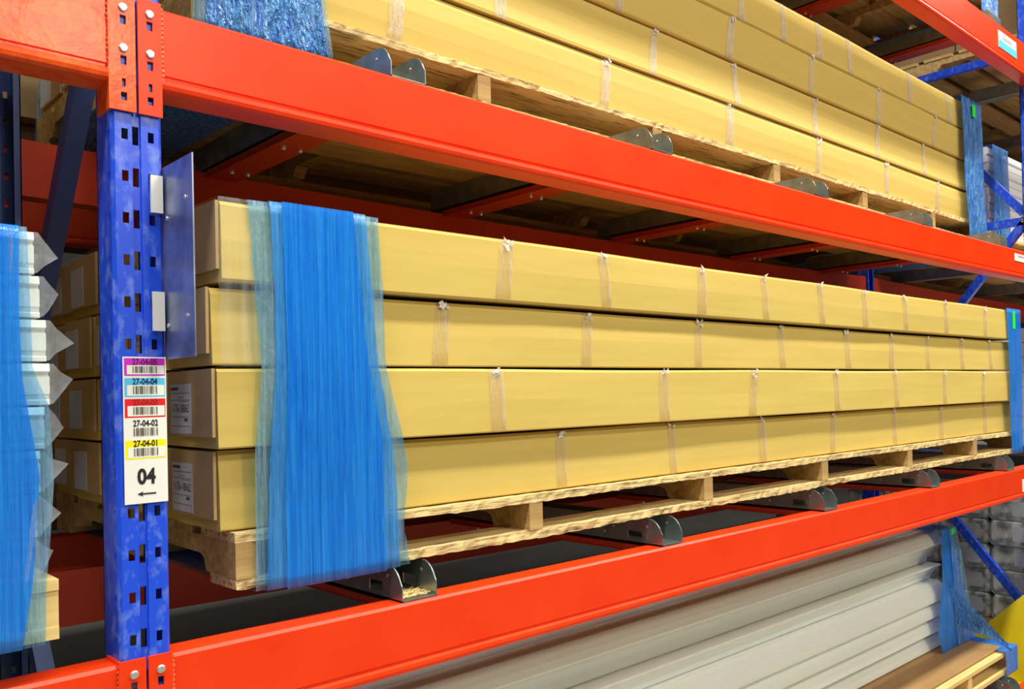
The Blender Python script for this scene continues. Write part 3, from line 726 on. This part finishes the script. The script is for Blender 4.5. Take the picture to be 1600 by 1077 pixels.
# ------------------------------------------------------------------ steel sign plate on the left post
e = tag(empty('steel_plate', (.403, -.04, 1.553)), 'thin grey steel plate standing out from the blue post', 'steel plate')
mk('plate', grid_plate(-.089, .004, 1.553, 1.791, [(-.070, 1.742, .004, .004), (-.012, 1.726, .004, .004), (-.070, 1.602, .004, .004), (-.012, 1.594, .004, .004)], lambda u, v, t: (.4035 + t, u, v), .0018), M['plate'], e)
for z in (1.742, 1.726, 1.602, 1.594):
    mk('rivet', disc((.4034, -.070 if z in (1.742, 1.602) else -.012, z), .003, .0022, 'x', 10), M['zinc'], e)
for z0, z1 in ((1.733, 1.779), (1.588, 1.636)):
    mk('hook_tab', join(box(.3865, .4008, -.006, -.0025, z0, z1), box(.3885, .3925, -.0035, .006, z0 + .004, z1 - .004)), M['paper'], e)

# ------------------------------------------------------------------ location label with barcodes
C = Vector((.376, -.0022, 1.4675)); ux = Vector((1, 0, -.00)); 
lbl = mk('location_label', box(.3505, .4015, -.0034, -.0020, 1.379, 1.556), M['paper'])
tag(lbl, 'white location label with five coloured barcodes and a black 04', 'label')
yL = -.0034
def LP(u, v, t): return (.3505 + u * .051, yL - t, 1.556 - v * .177)      # u across, v down, both 0..1
def lrect(u0, u1, v0, v1, t, mat, name):
    V = [LP(u0, v0, t), LP(u1, v0, t), LP(u1, v1, t), LP(u0, v1, t)]
    Vb = [LP(u0, v0, 0), LP(u1, v0, 0), LP(u1, v1, 0), LP(u0, v1, 0)]
    return mk(name, (V + Vb, [(0, 1, 2, 3), (7, 6, 5, 4), (0, 4, 5, 1), (1, 5, 6, 2), (2, 6, 7, 3), (3, 7, 4, 0)]), mat, lbl)
secs = [('27-04-05', .010, .130, 'magenta', 'purpleink'), ('27-04-04', .145, .275, 'sky', 'blueink'), ('27-04-03', .287, .415, 'red', 'redink'), ('27-04-02', .430, .560, None, 'ink'), ('27-04-01', .568, .697, 'yellowp', 'ink')]
BAR = [2, 1, 1, 3, 4, 1, 2, 1, 1, 2, 3, 1, 5, 1, 1, 2, 2, 3, 1, 1, 1, 2, 1, 3, 1, 1, 2, 1, 3, 1, 1, 2, 1, 4, 1, 1, 2]
for s, v0, v1, colr, ink in secs:
    if colr:
        lrect(.03, .97, v0, v1, .00012, M[colr], 'colour_panel')
        lrect(.09, .95, v0 + .048, v1 - .010, .00022, M['paper'], 'white_panel')
    vt = v0 + .026
    text(s, .0104, lambda u, v, t, vt=vt: (LP(.50, vt, t)[0] + u, yL - t, LP(.5, vt, t)[2] + v), lbl, M[ink], 'lettering', .78, .03, .00035)
    tot = sum(BAR); u = .22; parts = []
    for i, w in enumerate(BAR):
        du = w / tot * .56
        if i % 2 == 0:
            a, b_ = LP(u, v0 + .055, .0004), LP(u + du, v1 - .020, .0004)
            parts.append(([(a[0], a[1], a[2]), (b_[0], a[1], a[2]), (b_[0], a[1], b_[2]), (a[0], a[1], b_[2])], [(0, 1, 2, 3)]))
        u += du
    mk('barcode', join(*parts), M['barcode'], lbl)
text('04', .0255, lambda u, v, t: (LP(.5, .822, t)[0] + u, yL - t, LP(.5, .822, t)[2] + v + 0), lbl, M['ink'], 'lettering', .84, .035, .0004)
a = [(.28, .935), (.42, .918), (.40, .930), (.72, .930), (.72, .940), (.40, .940), (.42, .952)]
mk('arrow', ([LP(u, v, .0004) for u, v in a], [(0, 1, 2), (0, 2, 5), (0, 5, 6), (2, 3, 4, 5)]), M['ink'], lbl)

# ------------------------------------------------------------------ small beam labels
def beam_label(x0, x1, z0, z1, label, blue=False):
    o = mk('beam_label', box(x0, x1, -.0016, -.0004, z0, z1), M['paper']); tag(o, label, 'label')
    if blue: mk('blue_stripe', box(x0, x1, -.0020, -.0016, z0, z0 + (z1 - z0) * .45), M['sky'], o)
    V = []
    for k in range(9):
        xx = x0 + (x1 - x0) * (.25 + .055 * k); V.append(box(xx, xx + (x1 - x0) * .025, -.0019, -.0016, z0 + (z1 - z0) * .55, z1 - (z1 - z0) * .2))
    mk('barcode', join(*V), M['ink_soft'], o)
beam_label(3.46, 3.60, 1.945, 1.972, 'small white label at the right end of the upper orange beam')
beam_label(3.47, 3.61, 1.105, 1.150, 'small white label at the right end of the lower orange beam')
beam_label(3.36, 3.545, 2.700, 2.760, 'white and blue label at the end of the topmost orange beam', True)

# ------------------------------------------------------------------ wood chips lying in the nearest channel
V, F = [], []; rnd = random.Random(3)
for k in range(260):
    cx = UX[0] + rnd.uniform(-.029, .029); cy = rnd.uniform(.012, .06); cz = Z['mid'] + .0028 + rnd.uniform(0, .0025); a = rnd.uniform(0, 3.14); l = rnd.uniform(.002, .007); w = rnd.uniform(.0006, .0018)
    dx, dy = math.cos(a) * l, math.sin(a) * l * .6; n = len(V)
    V += [(cx - dx, cy - dy, cz), (cx + dx, cy + dy, cz + .001), (cx + dx - w, cy + dy + w, cz + .0015), (cx - dx - w, cy - dy + w, cz + .0008)]; F.append((n, n + 1, n + 2, n + 3))
tag(mk('wood_chips', (V, F), M['wood_new']), 'pale wood chips lying in the channel under the blue wrapped pallet', 'debris', None, 'stuff')
